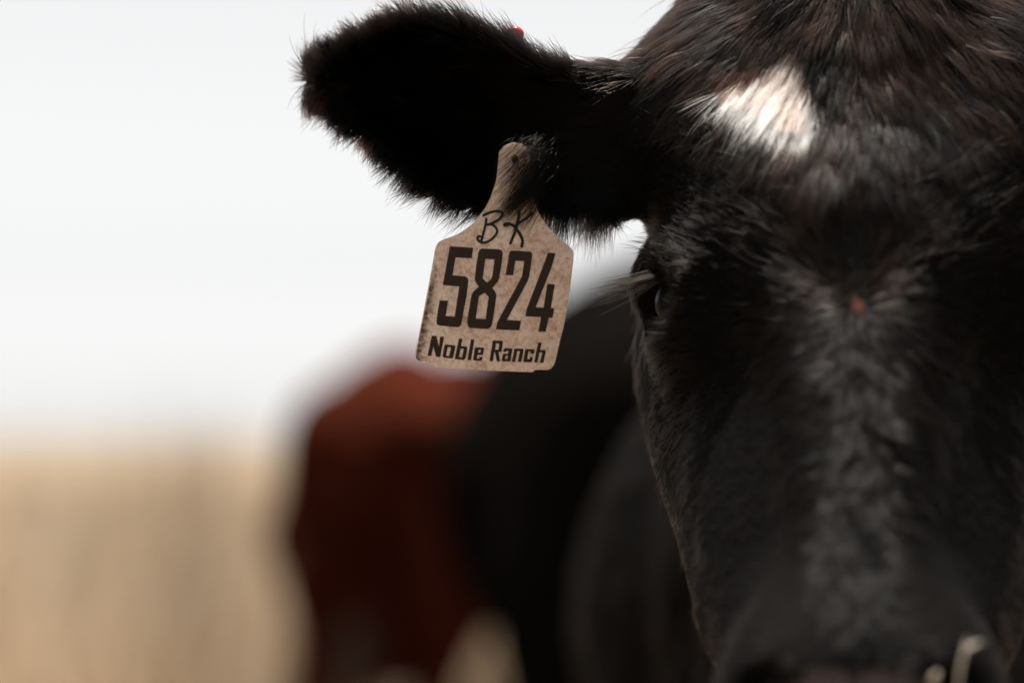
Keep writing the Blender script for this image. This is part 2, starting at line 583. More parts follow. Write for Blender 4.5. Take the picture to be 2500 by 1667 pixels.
# ---- eyes
def eyeball(sgn):
    m, n, l, b = new_mat('eye_surface')
    a = n.new('ShaderNodeAttribute'); a.attribute_name = 'iris'
    l.new(ramp(n, l, a.outputs['Fac'], [(0.0, (0.004, 0.004, 0.005)), (0.33, (0.006, 0.005, 0.005)), (0.40, (0.02, 0.009, 0.005)),
                                        (0.80, (0.028, 0.012, 0.006)), (0.88, (0.015, 0.008, 0.006)), (1.0, (0.10, 0.075, 0.06))]), b.inputs['Base Color'])
    b.inputs['Roughness'].default_value = 0.08
    b.inputs['Coat Weight'].default_value = 0.0
    b.inputs['Specular IOR Level'].default_value = 0.07
    b.inputs['Coat Roughness'].default_value = 0.03
    vs_, fs_, ir = [], [], []
    nu, nv = 32, 20
    g = GAZE * [sgn, 1, 1]; s = ES * [sgn, 1, 1]; u = EU
    for i in range(nv + 1):
        th = math.pi * i / nv
        rr = EYE_R * (1 + 0.10 * math.exp(-(th / 0.55) ** 2))
        for j in range(nu):
            a = 2 * math.pi * j / nu
            vs_.append((g * math.cos(th) + (s * math.cos(a) + u * math.sin(a)) * math.sin(th)) * rr)
            ir.append(min(1, th / 0.95))
    for i in range(nv):
        for j in range(nu):
            fs_.append((i * nu + j, i * nu + (j + 1) % nu, (i + 1) * nu + (j + 1) % nu, (i + 1) * nu + j))
    c = EYE * [sgn, 1, 1]
    me = mesh_np('eyeball', to_world(np.array(vs_) + c) - FRONT_BASE, np.array(fs_))
    at = me.attributes.new('iris', 'FLOAT', 'POINT')
    at.data.foreach_set('value', np.array(ir, np.float32))
    link('eye', me, m, cow)
eyeball(1); eyeball(-1)

# ------------------------------------------------------------------ hair
def hair_object(name, pts, rad, col, mat, parent, base):
    """pts (n,k,3) world, rad (n,k), col (n,3)."""
    n, k, _ = pts.shape
    hc = bpy.data.hair_curves.new(name)
    hc.add_curves([k] * n)
    hc.attributes['position'].data.foreach_set('vector', (pts - base).astype(np.float32).ravel())
    if 'radius' not in hc.attributes:
        hc.attributes.new('radius', 'FLOAT', 'POINT')
    hc.attributes['radius'].data.foreach_set('value', rad.astype(np.float32).ravel())
    a = hc.attributes.new('hair_color', 'FLOAT_COLOR', 'CURVE')
    a.data.foreach_set('color', np.concatenate([col, np.ones((n, 1))], 1).astype(np.float32).ravel())
    return link(name, hc, mat, parent)

def sample(V, Q, NV, weight, n):
    tri = np.concatenate([Q[:, [0, 1, 2]], Q[:, [0, 2, 3]]])
    a, b, c = V[tri[:, 0]], V[tri[:, 1]], V[tri[:, 2]]
    area = 0.5 * np.linalg.norm(np.cross(b - a, c - a), axis=1)
    w = area * weight((a + b + c) / 3, unit(NV[tri].sum(1)))
    cdf = np.cumsum(w)
    t = np.searchsorted(cdf, rng.random(n) * cdf[-1])
    t = np.minimum(t, len(tri) - 1)
    r1, r2 = np.sqrt(rng.random(n)), rng.random(n)
    bc = np.stack([1 - r1, r1 * (1 - r2), r1 * r2], 1)
    p = np.einsum('ij,ijk->ik', bc, V[tri[t]])
    nn = unit(np.einsum('ij,ijk->ik', bc, NV[tri[t]]))
    return p, nn

def clump_ids(p, size_n):
    idx = rng.choice(len(p), size=max(1, size_n), replace=False)
    kd = KDTree(len(idx))
    for i, q in enumerate(p[idx]): kd.insert(q, i)
    kd.balance()
    ids = np.fromiter((kd.find(q)[1] for q in p), np.int32, len(p))
    return ids, p[idx]

KPT = 6
def grow(p, n, flow, length, lift, droop, clumps, jit, curl=0.1, tousle=0.0):
    """Vectorised strands: leave along lift*normal+flow, lie down along the flow; clumped twice."""
    m = len(p)
    flow = flow - n * np.sum(flow * n, 1, keepdims=True)
    flow = unit(flow)
    side = np.cross(n, flow)
    ang = rng.normal(0, 1, m) * jit
    t = np.linspace(0, 1, KPT)
    off = np.zeros((m, 3))
    for k_, (cnt, w, cj) in enumerate(clumps):
        ids, cen = clump_ids(p, cnt)
        dv = p - cen[ids]
        off += dv * w
        cr = rng.normal(0, 1, len(cen)) * cj
        ang += cr[ids] * (1 + 1.2 * tousle)
        lr = rng.normal(0, 1, len(cen))
        lift = lift * np.exp(lr[ids] * (0.18 + 0.36 * tousle))
        length = length * np.exp(rng.normal(0, 1, len(cen)) * 0.08)[ids]
    fl = flow * np.cos(ang)[:, None] + side * np.sin(ang)[:, None]
    length = length * np.exp(rng.normal(0, 0.16, m))
    pts = np.zeros((m, KPT, 3))
    pts[:, 0] = p - n * 0.0006
    bend = rng.normal(0, curl, m)
    pos = pts[:, 0].copy()
    for i in range(1, KPT):
        tt = t[i]
        d = fl + n * (lift * (1 - 0.75 * tt))[:, None] + side * (bend * tt)[:, None]
        d[:, 2] -= droop * tt
        pos = pos + unit(d) * (length / (KPT - 1))[:, None]
        pts[:, i] = pos - off * (tt ** 1.3)
    return pts

def groom_front(p, n):
    """Flow direction, length, lift and droop of the coat for roots on the left half; the right half is mirrored."""
    sx = np.where(p[:, 0] > 0, -1.0, 1.0)
    F = np.stack([sx, np.ones_like(sx), np.ones_like(sx)], 1)
    pm, nm = p * F, n * F
    u, v, d = pix(to_world(pm))
    du = MID - u
    rW, rQ = unit(pm - W0), unit(pm - Q0)
    vf = 465 - 0.46 * np.clip(du - 90, 0, 380)
    above = sstep(25, -25, v - vf)
    m = len(p)
    flow = rW.copy()
    down = np.array([0, 0.25, -1.0])
    flow += down * (sstep(850, 1400, v) * 0.6)[:, None]
    flank = sstep(45, 125, du) * sstep(800, 950, v)
    flow = flow * (1 - 0.8 * flank)[:, None] + np.array([-0.75, 0.85, -0.55]) * (0.8 * flank)[:, None]
    length = 0.0105 - 0.003 * sstep(900, 1500, v)
    length = length + 0.005 * sstep(745, 640, v)
    brow = sstep(210, 330, du) * sstep(330, 400, v) * sstep(760, 700, v)
    length = length - 0.0065 * brow
    lift = 0.26 - 0.03 * brow + 0.06 * sstep(800, 950, v) - 0.24 * flank
    droop = np.full(m, 0.05)
    # tuft on the poll
    flow = flow * (1 - above)[:, None] + rQ * above[:, None]
    length = length * (1 - above) + (0.014 + 0.005 * rng.random(m)) * above
    lift = lift * (1 - above) + 0.24 * above
    # side of the head, below and behind the eye
    side = sstep(470, 540, du) * sstep(560, 650, v)
    back = np.array([-0.15, 0.6, -0.8])
    flow = flow * (1 - side)[:, None] + back * side[:, None]
    length = length * (1 - side) + 0.008 * side
    lift = lift * (1 - 0.5 * side)
    # neck and body behind the head
    bb = sstep(1.19, 1.26, pm[:, 1])
    bflow = np.stack([pm[:, 0] * 0.0, np.full(m, 0.85), np.full(m, -0.5)], 1)
    flow = flow * (1 - bb)[:, None] + bflow * bb[:, None]
    length = length * (1 - bb) + 0.016 * bb
    # ear
    topv = np.interp(u, EAR_X[::-1], EAR_TOP[::-1]); botv = np.interp(u, EAR_X[::-1], EAR_BOT[::-1])
    s = np.clip((v - (topv + botv) / 2) / ((botv - topv) / 2), -1.3, 1.3)
    ear = sstep(1600, 1470, u) * (v < 560) * (d > 1.03)
    tcam = unit(np.array([0.25, -1, 0]))
    facing = np.clip(np.sum(nm * tcam, 1), -1, 1)
    tipd = np.array([-1.0, -0.1, 0.12])
    fan = np.stack([-0.75 - 0.0 * s, -0.35 + 0 * s, -0.75 * s + np.where(s > 0.0, -0.25, 0.0)], 1)
    eflow = fan
    rimtop = sstep(-0.55, -0.95, s)
    rimbot = sstep(0.6, 0.95, s)
    eflow = eflow + np.array([-0.15, -0.1, 0.55]) * rimtop[:, None] + np.array([-0.35, 0, -0.45]) * rimbot[:, None]
    elen = 0.0082 + 0.0036 * rng.random(m)
    inner = sstep(0.1, 0.5, facing)
    elen = elen + 0.006 * inner * sstep(900, 1150, u)
    elift = 0.55 + 0.25 * np.maximum(rimtop, rimbot)
    # long hanging hair at the lower root of the ear
    hang = sstep(1290, 1370, u) * sstep(300, 430, v) * (u < 1600)
    eflow = eflow * (1 - hang)[:, None] + np.array([-0.12, -0.2, -1.0]) * hang[:, None]
    elen = elen + 0.007 * hang
    elift = elift * (1 - hang) + 0.16 * hang
    # glossy hair over the root of the ear, combed down and outward
    neckear = sstep(1390, 1470, u) * sstep(400, 250, v)
    eflow = eflow * (1 - neckear)[:, None] + np.array([-0.80, -0.25, -0.05]) * neckear[:, None]
    elen = elen * (1 - neckear) + 0.011 * neckear
    elift = elift * (1 - neckear) + 0.5 * neckear
    flow = flow * (1 - ear)[:, None] + eflow * ear[:, None]
    length = length * (1 - ear) + elen * ear
    lift = lift * (1 - ear) + elift * ear
    droop = droop * (1 - ear) + 0.10 * ear
    return flow * F, length, lift, droop, u, v, ear, above

def front_fur():
    def wt(c, nn):
        pm = c.copy(); pm[:, 0] = -np.abs(pm[:, 0])
        u, v, d = pix(to_world(pm))
        w = np.ones(len(c))
        ed = np.linalg.norm(pm - EYE, axis=1)
        w *= ed > EYE_R + 0.0075
        w *= 1 - (nose_mask(c) > 0.35)
        w *= c[:, 1] < 1.28
        w *= c[:, 2] > 0.84
        tocam = unit(np.array([0, 0, CAM_Z]) - c)
        f = np.sum(nn * tocam, 1)
        w *= np.where(f < -0.35, 0.35, 1.0)
        ear = (u < 1500) & (d > 1.03) & (v < 560)
        w *= np.where(ear, 1.8, 1.0)
        w *= np.where(v > 1350, 0.8, 1.0)
        dw = np.linalg.norm(c - W0, axis=1)
        w *= sstep(0.0004, 0.0030, dw)
        return w
    n = 360000
    p, nn = sample(V, Q, N_, wt, n)
    flow, length, lift, droop, u, v, ear, above = groom_front(p, nn)
    stray = rng.random(n) < 0.004
    length = np.where(stray, length * 1.35, length); lift = np.where(stray, lift * 2.2 + 0.1, lift)
    pts = grow(p, nn, flow, length, lift, droop, [(30000, 0.60, 0.10), (3500, 0.12, 0.13)], 0.09, 0.06, sstep(760, 900, v) * (1 - ear) * (1 - 0.55 * sstep(60, 200, np.abs(MID - u))))
    # colour: black, browner on the crown and in the ear, one white patch
    col = np.tile(np.array([0.0042, 0.0036, 0.0034]), (n, 1))
    ids, cen = clump_ids(p, 1400)
    cl = rng.random(len(cen))[ids]
    br = np.array([0.026, 0.014, 0.010])
    k = (0.12 + 0.60 * above) * np.clip(cl * 1.3 - 0.25, 0, 1) * (1 - 0.8 * ear) + 0.25 * ear * (cl > 0.93)
    col = col * (1 - k[:, None]) + br * k[:, None]
    pale = (ear > 0.5) & (rng.random(n) < 0.05)
    col[pale] = np.array([0.024, 0.013, 0.009])
    ua, va, _ = pix(to_world(p))
    kw = 0.75 * sstep(170, 60, np.abs(ua - MID)) * sstep(470, 540, va) * sstep(760, 730, va) * np.clip(cl * 1.4 - 0.1, 0, 1)
    col = col * (1 - kw[:, None]) + np.array([0.013, 0.0075, 0.0055]) * kw[:, None]
    jx = rng.normal(0, 4, n); jy = rng.normal(0, 4, n)
    wpatch = in_poly(ua + jx, va + jy, (PATCH - PATCH.mean(0)) * [0.99, 1.08] + PATCH.mean(0) + [18, 2])
    col[wpatch] = np.array([0.78, 0.68, 0.62]) * (0.85 + 0.2 * rng.random((wpatch.sum(), 1)))
    for (tx_, ty_, rx_, ry_) in ((790, 232, 42, 16), (845, 205, 40, 12), (905, 338, 34, 14), (1000, 250, 20, 10)):  # brown ear tufts, their lit reddish tone put into the hair colour
        hit = ((ua - tx_) / rx_) ** 2 + ((va - ty_) / ry_) ** 2 < 1
        hit &= rng.random(n) < 0.6
        col[hit] = np.array([0.085, 0.034, 0.022])
    strag = (ua > 1930) & (ua < 2080) & (va > 215) & (va < 330) & (rng.random(n) < 0.05)
    col[strag] = np.array([0.55, 0.48, 0.44])
    t = np.linspace(0, 1, KPT)[None, :]
    r0 = np.full(n, 0.000105)
    r0 = r0 * (1 + 0.35 * (above > 0.5))
    rad = r0[:, None] * (1 - 0.85 * t ** 2)
    hair_object('fur', to_world(pts), rad, col, M_FUR, cow, FRONT_BASE)

def body_fur():
    def wt(c, nn):
        w = np.ones(len(c))
        w *= c[:, 1] > 1.24
        w *= c[:, 2] > 0.12
        w *= np.where(c[:, 1] < 2.0, 3.0, 1.0)
        return w
    n = 70000
    p, nn = sample(V, Q, N_, wt, n)
    flow = np.stack([np.zeros(n), np.full(n, 0.8), np.full(n, -0.6)], 1)
    pts = grow(p, nn, flow, np.full(n, 0.020), np.full(n, 0.35), 0.1, [(4000, 0.4, 0.2)], 0.2)
    col = np.tile(np.array([0.0018, 0.0014, 0.0012]), (n, 1)) * (0.6 + 0.8 * rng.random((n, 1)))
    t = np.linspace(0, 1, KPT)[None, :]
    rad = np.full(n, 0.00035)[:, None] * (1 - 0.85 * t ** 2)
    hair_object('coat', to_world(pts), rad, col, M_COAT, cow, FRONT_BASE)

def lashes():
    P_, C_ = [], []
    for sgn in (1, -1):
        for i in range(42):
            a = R(38 + 104 * random.random())
            th = R(31 + 5 * random.random())
            d = unit(GAZE * math.cos(th) + (ES * math.cos(a) + EU * math.sin(a)) * math.sin(th))
            root = EYE + d * (EYE_R + 0.004) + EU * 0.002
            out = unit(np.array([-1.0, -0.30 + 0.5 * math.cos(a), -0.04 + random.gauss(0, 0.09)]))
            ln = 0.024 + 0.014 * random.random()
            pts = []
            for t in np.linspace(0, 1, KPT):
                pts.append(root + out * ln * t + np.array([0, 0, -1.0]) * ln * (0.45 * t - 0.12 * t * t))
            P_.append(np.array(pts) * [sgn, 1, 1])
        # stiff hairs over the brow
        for i in range(60):
            a = R(50 + 80 * random.random())
            th = R(52 + 22 * random.random())
            d = unit(GAZE * math.cos(th) + (ES * math.cos(a) + EU * math.sin(a)) * math.sin(th))
            root = EYE + d * (EYE_R + 0.011)
            out = unit(d * 0.7 + GAZE * 0.7 + np.array([-0.3, 0, random.uniform(-0.3, 0.2)]))
            ln = 0.009 + 0.009 * random.random()
            pts = [root + out * ln * t + np.array([0, 0, -0.2]) * ln * t * t for t in np.linspace(0, 1, KPT)]
            P_.append(np.array(pts) * [sgn, 1, 1])
    P_ = np.array(P_)
    t = np.linspace(0, 1, KPT)[None, :]
    rad = np.full(len(P_), 0.00017)[:, None] * (1 - 0.9 * t ** 2)
    hair_object('eyelashes', to_world(P_), rad, np.tile([0.003, 0.0025, 0.002], (len(P_), 1)), M_COAT, cow, FRONT_BASE)

if not CLAY:
    front_fur()
    body_fur()
    lashes()

# ================================================================== ear tag
TAG_D = 1.086
TAG_O = P(1257, 391, TAG_D)                   # the pin
def T(px, py, off=0.0):
    """A point of the tag's sheet: slightly bowed, facing the viewer; off = height over the face."""
    w = P(px, py, TAG_D)
    b = ((px - 1215) / 180.0)
    h = ((py - 600) / 300.0)
    return w + np.array([0, 1, 0]) * (0.0022 * b * b + 0.003 * h * abs(h) - off)

def poly_prism(name, rings, z0, z1, mat, parent, base, sub=0):
    """Extruded outline with holes, filled by Blender's scan fill; rings in photograph pixels on the tag's sheet."""
    import bmesh
    bm = bmesh.new()
    es = []
    for ring in rings:
        vs_ = [bm.verts.new((x, y, 0)) for x, y in ring]
        for i in range(len(vs_)):
            es.append(bm.edges.new((vs_[i], vs_[(i + 1) % len(vs_)])))
    bmesh.ops.triangle_fill(bm, use_beauty=True, use_dissolve=False, edges=es)
    if sub:
        for it in range(sub):
            long_e = [e for e in bm.edges if e.calc_length() > 40]
            bmesh.ops.subdivide_edges(bm, edges=long_e, cuts=1)
            bmesh.ops.triangulate(bm, faces=bm.faces[:])
    bmesh.ops.recalc_face_normals(bm, faces=bm.faces[:])
    if bm.faces and sum(f.normal.z for f in bm.faces) > 0:
        bmesh.ops.reverse_faces(bm, faces=bm.faces[:])
    ext = bmesh.ops.extrude_face_region(bm, geom=bm.faces[:])
    top = set(e for e in ext['geom'] if isinstance(e, bmesh.types.BMVert))
    for v_ in bm.verts:
        o = z1 if v_ in top else z0
        v_.co = Vector(T(v_.co.x, v_.co.y, o) - base)
    bmesh.ops.recalc_face_normals(bm, faces=bm.faces[:])
    me = bpy.data.meshes.new(name)
    bm.to_mesh(me); bm.free()
    return link(name, me, mat, parent)

def tag_material():
    m, n, l, b = new_mat('tag_plastic')
    tc = n.new('ShaderNodeTexCoord')
    co = tc.outputs['Object']
    f1 = noise(n, l, 45, 8, 0.65, co, 0.4)
    f2 = noise(n, l, 420, 8, 0.75, co)
    f3 = noise(n, l, 140, 8, 0.7, co, 0.8)
    base = ramp(n, l, f1, [(0.30, (0.76, 0.60, 0.50)), (0.52, (0.86, 0.74, 0.65)), (0.72, (0.92, 0.84, 0.76))])
    stain = ramp(n, l, f3, [(0.53, (0, 0, 0)), (0.74, (0.7, 0.7, 0.7))])
    c = mix(n, l, stain, base, (0.40, 0.20, 0.11))
    fs = noise(n, l, 800, 4, 0.6, co)
    c = mix(n, l, ramp(n, l, fs, [(0.64, (0, 0, 0)), (0.70, (0.8, 0.8, 0.8))]), c, (0.30, 0.14, 0.07))
    grit = ramp(n, l, f2, [(0.40, (0.70, 0.6, 0.52)), (0.52, (1.0, 1.0, 1.0)), (0.72, (1.15, 1.12, 1.08))])
    c = mix(n, l, 0.8, c, grit, 'MULTIPLY')
    # caked mud along the left rim and the lower-left corner
    sx = n.new('ShaderNodeSeparateXYZ'); l.new(co, sx.inputs[0])
    line = n.new('ShaderNodeMath'); line.operation = 'MULTIPLY_ADD'     # distance from the left rim (the rim leans)
    line.inputs[1].default_value = -0.20; line.inputs[2].default_value = 0.0
    l.new(sx.outputs['Z'], line.inputs[0])
    add = n.new('ShaderNodeMath'); add.operation = 'ADD'
    l.new(sx.outputs['X'], add.inputs[0]); l.new(line.outputs[0], add.inputs[1])
    mr = n.new('ShaderNodeMapRange')
    mr.inputs['From Min'].default_value = -0.0185; mr.inputs['From Max'].default_value = -0.0290
    l.new(add.outputs[0], mr.inputs['Value'])
    band = ramp(n, l, mr.outputs[0], [(0.0, (0, 0, 0)), (0.30, (0.08,) * 3), (0.68, (0.33,) * 3), (0.80, (0.34,) * 3), (0.87, (0, 0, 0))])
    mz = n.new('ShaderNodeMapRange')                                     # more of it on the lower half
    mz.inputs['From Min'].default_value = -0.034; mz.inputs['From Max'].default_value = -0.056
    mz.inputs['To Min'].default_value = 0.25; mz.inputs['To Max'].default_value = 1.0
    l.new(sx.outputs['Z'], mz.inputs['Value'])
    bz = n.new('ShaderNodeMath'); bz.operation = 'MULTIPLY'
    l.new(band, bz.inputs[0]); l.new(mz.outputs[0], bz.inputs[1])
    md = n.new('ShaderNodeMath'); md.operation = 'ADD'
    f4 = noise(n, l, 330, 10, 0.85, co)
    l.new(bz.outputs[0], md.inputs[0]); l.new(f4, md.inputs[1])
    mud = ramp(n, l, md.outputs[0], [(0.70, (0, 0, 0)), (0.88, (1, 1, 1))])
    c = mix(n, l, mud, c, (0.115, 0.055, 0.030))
    # scratches
    mp = n.new('ShaderNodeMapping'); mp.inputs['Rotation'].default_value = (0, R(35), 0); mp.inputs['Scale'].default_value = (60, 60, 900)
    l.new(co, mp.inputs['Vector'])
    f5 = noise(n, l, 1.0, 3, 0.5, mp.outputs['Vector'])
    scr = ramp(n, l, f5, [(0.70, (0, 0, 0)), (0.74, (0.5, 0.5, 0.5))])
    c = mix(n, l, scr, c, (0.66, 0.54, 0.44))
    l.new(c, b.inputs['Base Color'])
    b.inputs['Roughness'].default_value = 0.42
    b.inputs['Specular IOR Level'].default_value = 0.3
    bump(n, l, b, md.outputs[0], 0.35, 0.0006)
    # thin plastic: some of the light behind it comes through
    tr = n.new('ShaderNodeBsdfTranslucent'); l.new(c, tr.inputs['Color'])
    mx = n.new('ShaderNodeMixShader'); mx.inputs[0].default_value = 0.50
    l.new(b.outputs[0], mx.inputs[1]); l.new(tr.outputs[0], mx.inputs[2])
    l.new(mx.outputs[0], n['Material Output'].inputs['Surface'])
    return m
M_TAG = tag_material()
def ink_mat(name, c):
    m, n, l, b = new_mat(name)
    tc = n.new('ShaderNodeTexCoord')
    f = noise(n, l, 120, 8, 0.7, tc.outputs['Object'])
    l.new(ramp(n, l, f, [(0.35, c), (0.75, tuple(v * 1.7 for v in c))]), b.inputs['Base Color'])
    b.inputs['Roughness'].default_value = 0.6
    b.inputs['Specular IOR Level'].default_value = 0.2
    return m
M_INK = ink_mat('printed_ink', (0.016, 0.009, 0.006))
M_MARK = ink_mat('marker_ink', (0.006, 0.0065, 0.0065))

TAG_OUT = [(600,170),(605,130),(635,95),(690,75),(745,85),(780,115),(795,160),(797,240),(800,330),(815,420),(850,510),(885,563),(920,610),(985,670),(1035,708),(1055,728),(1065,752),(1064,790),(1056,860),(1040,1000),(1022,1110),(1005,1200),(970,1340),(952,1420),(940,1450),(925,1466),(905,1473),(830,1473),(810,1487),(650,1482),(520,1476),(400,1465),(300,1460),(208,1453),(195,1435),(110,1418),(90,1405),(82,1385),(84,1360),(100,1290),(120,1190),(140,1090),(160,985),(180,880),(195,800),(205,740),(213,710),(228,686),(260,668),(310,652),(360,630),(405,600),(445,567),(500,500),(530,455),(555,400),(585,310),(595,230)]
TAG_OUT = [(980 + x / 2.53, 320 + y / 2.53) for x, y in TAG_OUT]
TAG_HOLE = [(1257 + 9 * math.cos(a), 390 + 10 * math.sin(a)) for a in np.linspace(0, 2 * math.pi, 13)[:-1]]
eartag = empty('ear_tag', TAG_O)
tag(eartag, 'dirty tan plastic ear tag numbered 5824 hanging from the black ear', 'ear tag')
plate = poly_prism('tag_plate', [TAG_OUT, TAG_HOLE], -0.0013, 0.0007, M_TAG, eartag, TAG_O, sub=2)
bv = plate.modifiers.new('bevel', 'BEVEL'); bv.width = 0.0007; bv.segments = 3; bv.limit_method = 'ANGLE'; bv.angle_limit = R(50)

def A(pts, dx=0, dy=0):
    return [(980 + (x + dx) / 7.127, 540 + (y + dy) / 7.127) for x, y in pts]
DB, DC = 1425.4, 1140.3
GLYPHS = [
 ('number', '5', [A([(845,437),(1251,465),(1225,648),(945,632),(887,942),(1105,960),(1150,985),(1166,1035),(1135,1300),(1090,1520),(1050,1760),(1028,1815),(985,1843),(650,1812),(618,1790),(605,1750),(630,1570),(665,1373),(812,1383),(770,1645),(925,1658),(1007,1137),(718,1108)])]),
 ('number', '8', [A([(1400,478),(1700,492),(1745,510),(1765,560),(1750,700),(1722,880),(1700,1000),(1680,1055),(1580,1165),(1630,1220),(1655,1290),(1620,1540),(1590,1740),(1565,1830),(1510,1875),(1190,1855),(1155,1820),(1143,1740),(1175,1540),(1220,1290),(1250,1225),(1345,1140),(1290,1060),(1275,1000),(1300,800),(1335,560),(1360,500)]),
                  A([(1462,657),(1620,668),(1590,920),(1567,1005),(1487,1070),(1415,995),(1435,850)]),
                  A([(1450,1245),(1518,1318),(1490,1520),(1465,1702),(1295,1693),(1322,1500),(1350,1305)])]),
 ('number', '2', [A([(490,512),(820,530),(850,570),(840,700),(800,960),(760,1065),(410,1715),(660,1732),(625,1898),(220,1882),(240,1760),(640,1020),(672,960),(700,780),(712,697),(560,690),(520,945),(387,940),(430,690),(450,550)], DB)]),
 ('number', '4', [A([(1125,550),(1257,555),(1190,800),(1085,1060),(912,1495),(1050,1502),(1113,1090),(1245,1097),(1175,1510),(1237,1515),(1205,1680),(1140,1678),(1085,1922),(960,1918),(1003,1665),(730,1653),(755,1525),(945,1030)], DB)]),
 ('letter', 'N', [A([(525,848),(605,850),(650,1040),(672,862),(742,868),(670,1218),(598,1212),(552,1035),(515,1198),(450,1195)], 0, DC)]),
 ('letter', 'o', [A([(770,1000),(910,1015),(935,1035),(930,1080),(900,1215),(880,1243),(730,1225),(712,1205),(745,1020)], 0, DC), A([(805,1045),(862,1050),(830,1205),(772,1198)], 0, DC)]),
 ('letter', 'b', [A([(1000,897),(1062,903),(1035,1030),(1125,1035),(1148,1060),(1115,1235),(1090,1267),(925,1253)], 0, DC), A([(1030,1075),(1082,1078),(1055,1225),(1000,1220)], 0, DC)]),
 ('letter', 'l', [A([(1210,912),(1270,918),(1210,1275),(1148,1270)], 0, DC)]),
 ('letter', 'e', [A([(1295,1050),(1420,1055),(1440,1080),(1418,1185),(1325,1180),(1312,1245),(1350,1250),(1358,1215),(1412,1220),(1400,1275),(1385,1285),(1260,1280),(1245,1260),(1275,1070)], 0, DC), A([(1345,1090),(1382,1093),(1372,1143),(1333,1140)], 0, DC)]),
 ('letter', 'R', [A([(165,933),(328,937),(343,958),(318,1115),(300,1130),(268,1133),(290,1298),(232,1295),(203,1130),(190,1150),(165,1292),(105,1288)], DB, DC), A([(222,982),(278,985),(262,1090),(206,1093)], DB, DC)]),
 ('letter', 'a', [A([(375,1065),(490,1070),(505,1090),(470,1295),(330,1295),(318,1280),(335,1180),(355,1160),(428,1163),(435,1115),(395,1112),(390,1135),(345,1130),(355,1085)], DB, DC), A([(392,1195),(428,1198),(415,1255),(378,1253)], DB, DC)]),
 ('letter', 'n', [A([(540,1072),(685,1075),(702,1095),(660,1305),(600,1303),(637,1120),(590,1117),(555,1303),(500,1302)], DB, DC)]),
 ('letter', 'c', [A([(745,1080),(880,1085),(893,1105),(878,1165),(820,1160),(828,1125),(785,1122),(765,1250),(805,1255),(812,1215),(862,1220),(850,1295),(835,1310),(710,1307),(695,1290),(728,1100)], DB, DC)]),
 ('letter', 'h', [A([(955,965),(1018,968),(990,1095),(1075,1098),(1092,1120),(1045,1320),(985,1318),(1028,1140),(980,1137),(940,1315),(885,1312)], DB, DC)]),
]
for nm, ch, rings in GLYPHS:
    poly_prism('digit' if nm == 'number' else 'letter', rings, 0.00074, 0.00086, M_INK, eartag, TAG_O, sub=1)

def stroke(pts, w):
    """Outline of a marker stroke with round ends; pts in the close-up's pixels."""
    pts = np.array([(1140 + x / 5.405, 330 + y / 5.405) for x, y in pts])
    # Catmull-Rom resampling
    q = np.concatenate([[2 * pts[0] - pts[1]], pts, [2 * pts[-1] - pts[-2]]])
    out = []
    for i in range(1, len(q) - 2):
        for t in np.linspace(0, 1, 7)[:-1]:
            a, b, c, d = q[i - 1], q[i], q[i + 1], q[i + 2]
            out.append(0.5 * ((2 * b) + (-a + c) * t + (2 * a - 5 * b + 4 * c - d) * t * t + (-a + 3 * b - 3 * c + d) * t ** 3))
    out.append(pts[-1])
    return np.array(out), w / 5.405 / 2
def stroke_mesh(name, strokes):
    VV, FF = [], []
    for z, (pts, w) in enumerate(strokes):
        c, r = stroke(pts, w)
        tg = np.gradient(c, axis=0); tg = tg / np.linalg.norm(tg, axis=1, keepdims=True)
        nn = np.stack([-tg[:, 1], tg[:, 0]], 1)
        off = 0.00095 + 0.00004 * z
        b0 = len(VV)
        for p, nv in zip(c, nn):
            VV.append(T(*(p - nv * r), off) - TAG_O); VV.append(T(*(p + nv * r), off) - TAG_O)
        for i in range(len(c) - 1):
            FF.append((b0 + 2 * i, b0 + 2 * i + 2, b0 + 2 * i + 3, b0 + 2 * i + 1))
        for e, sg in ((0, -1), (-1, 1)):
            b1 = len(VV)
            VV.append(T(*c[e], off) - TAG_O)
            a0 = math.atan2(nn[e][1], nn[e][0])
            for k_ in range(9):
                a = a0 - sg * math.pi * k_ / 8
                VV.append(T(c[e][0] + r * math.cos(a), c[e][1] + r * math.sin(a), off) - TAG_O)
            for k_ in range(8):
                FF.append((b1, b1 + 1 + k_, b1 + 2 + k_, b1))
    F4 = np.array([f for f in FF if len(set(f)) == 4])
    F3 = np.array([f[:3] for f in FF if len(set(f)) == 3])
    me = mesh_np(name, np.array(VV), [F4, F3], False)
    return link(name, me, M_MARK, eartag)
stroke_mesh('handwritten_letter', [([(220,1062),(290,1030),(380,1008),(450,1018),(470,1055),(430,1110),(370,1148),(300,1178),(275,1185)], 36),
                       ([(290,1182),(345,1190),(392,1240),(395,1290),(345,1360),(265,1412),(200,1420),(150,1392),(138,1360),(150,1340),(175,1338)], 33),
                       ([(257,1108),(245,1190),(222,1280),(192,1395)], 33)])
stroke_mesh('handwritten_letter', [([(505,1185),(550,1172),(615,1200),(660,1250),(705,1320),(735,1400),(722,1470)], 40),
                       ([(690,1000),(684,1080),(662,1180),(640,1270),(605,1350),(576,1430)], 38),
                       ([(650,1195),(730,1135),(800,1090),(858,1036)], 36),
                       ([(505,1185),(525,1182)], 58)])
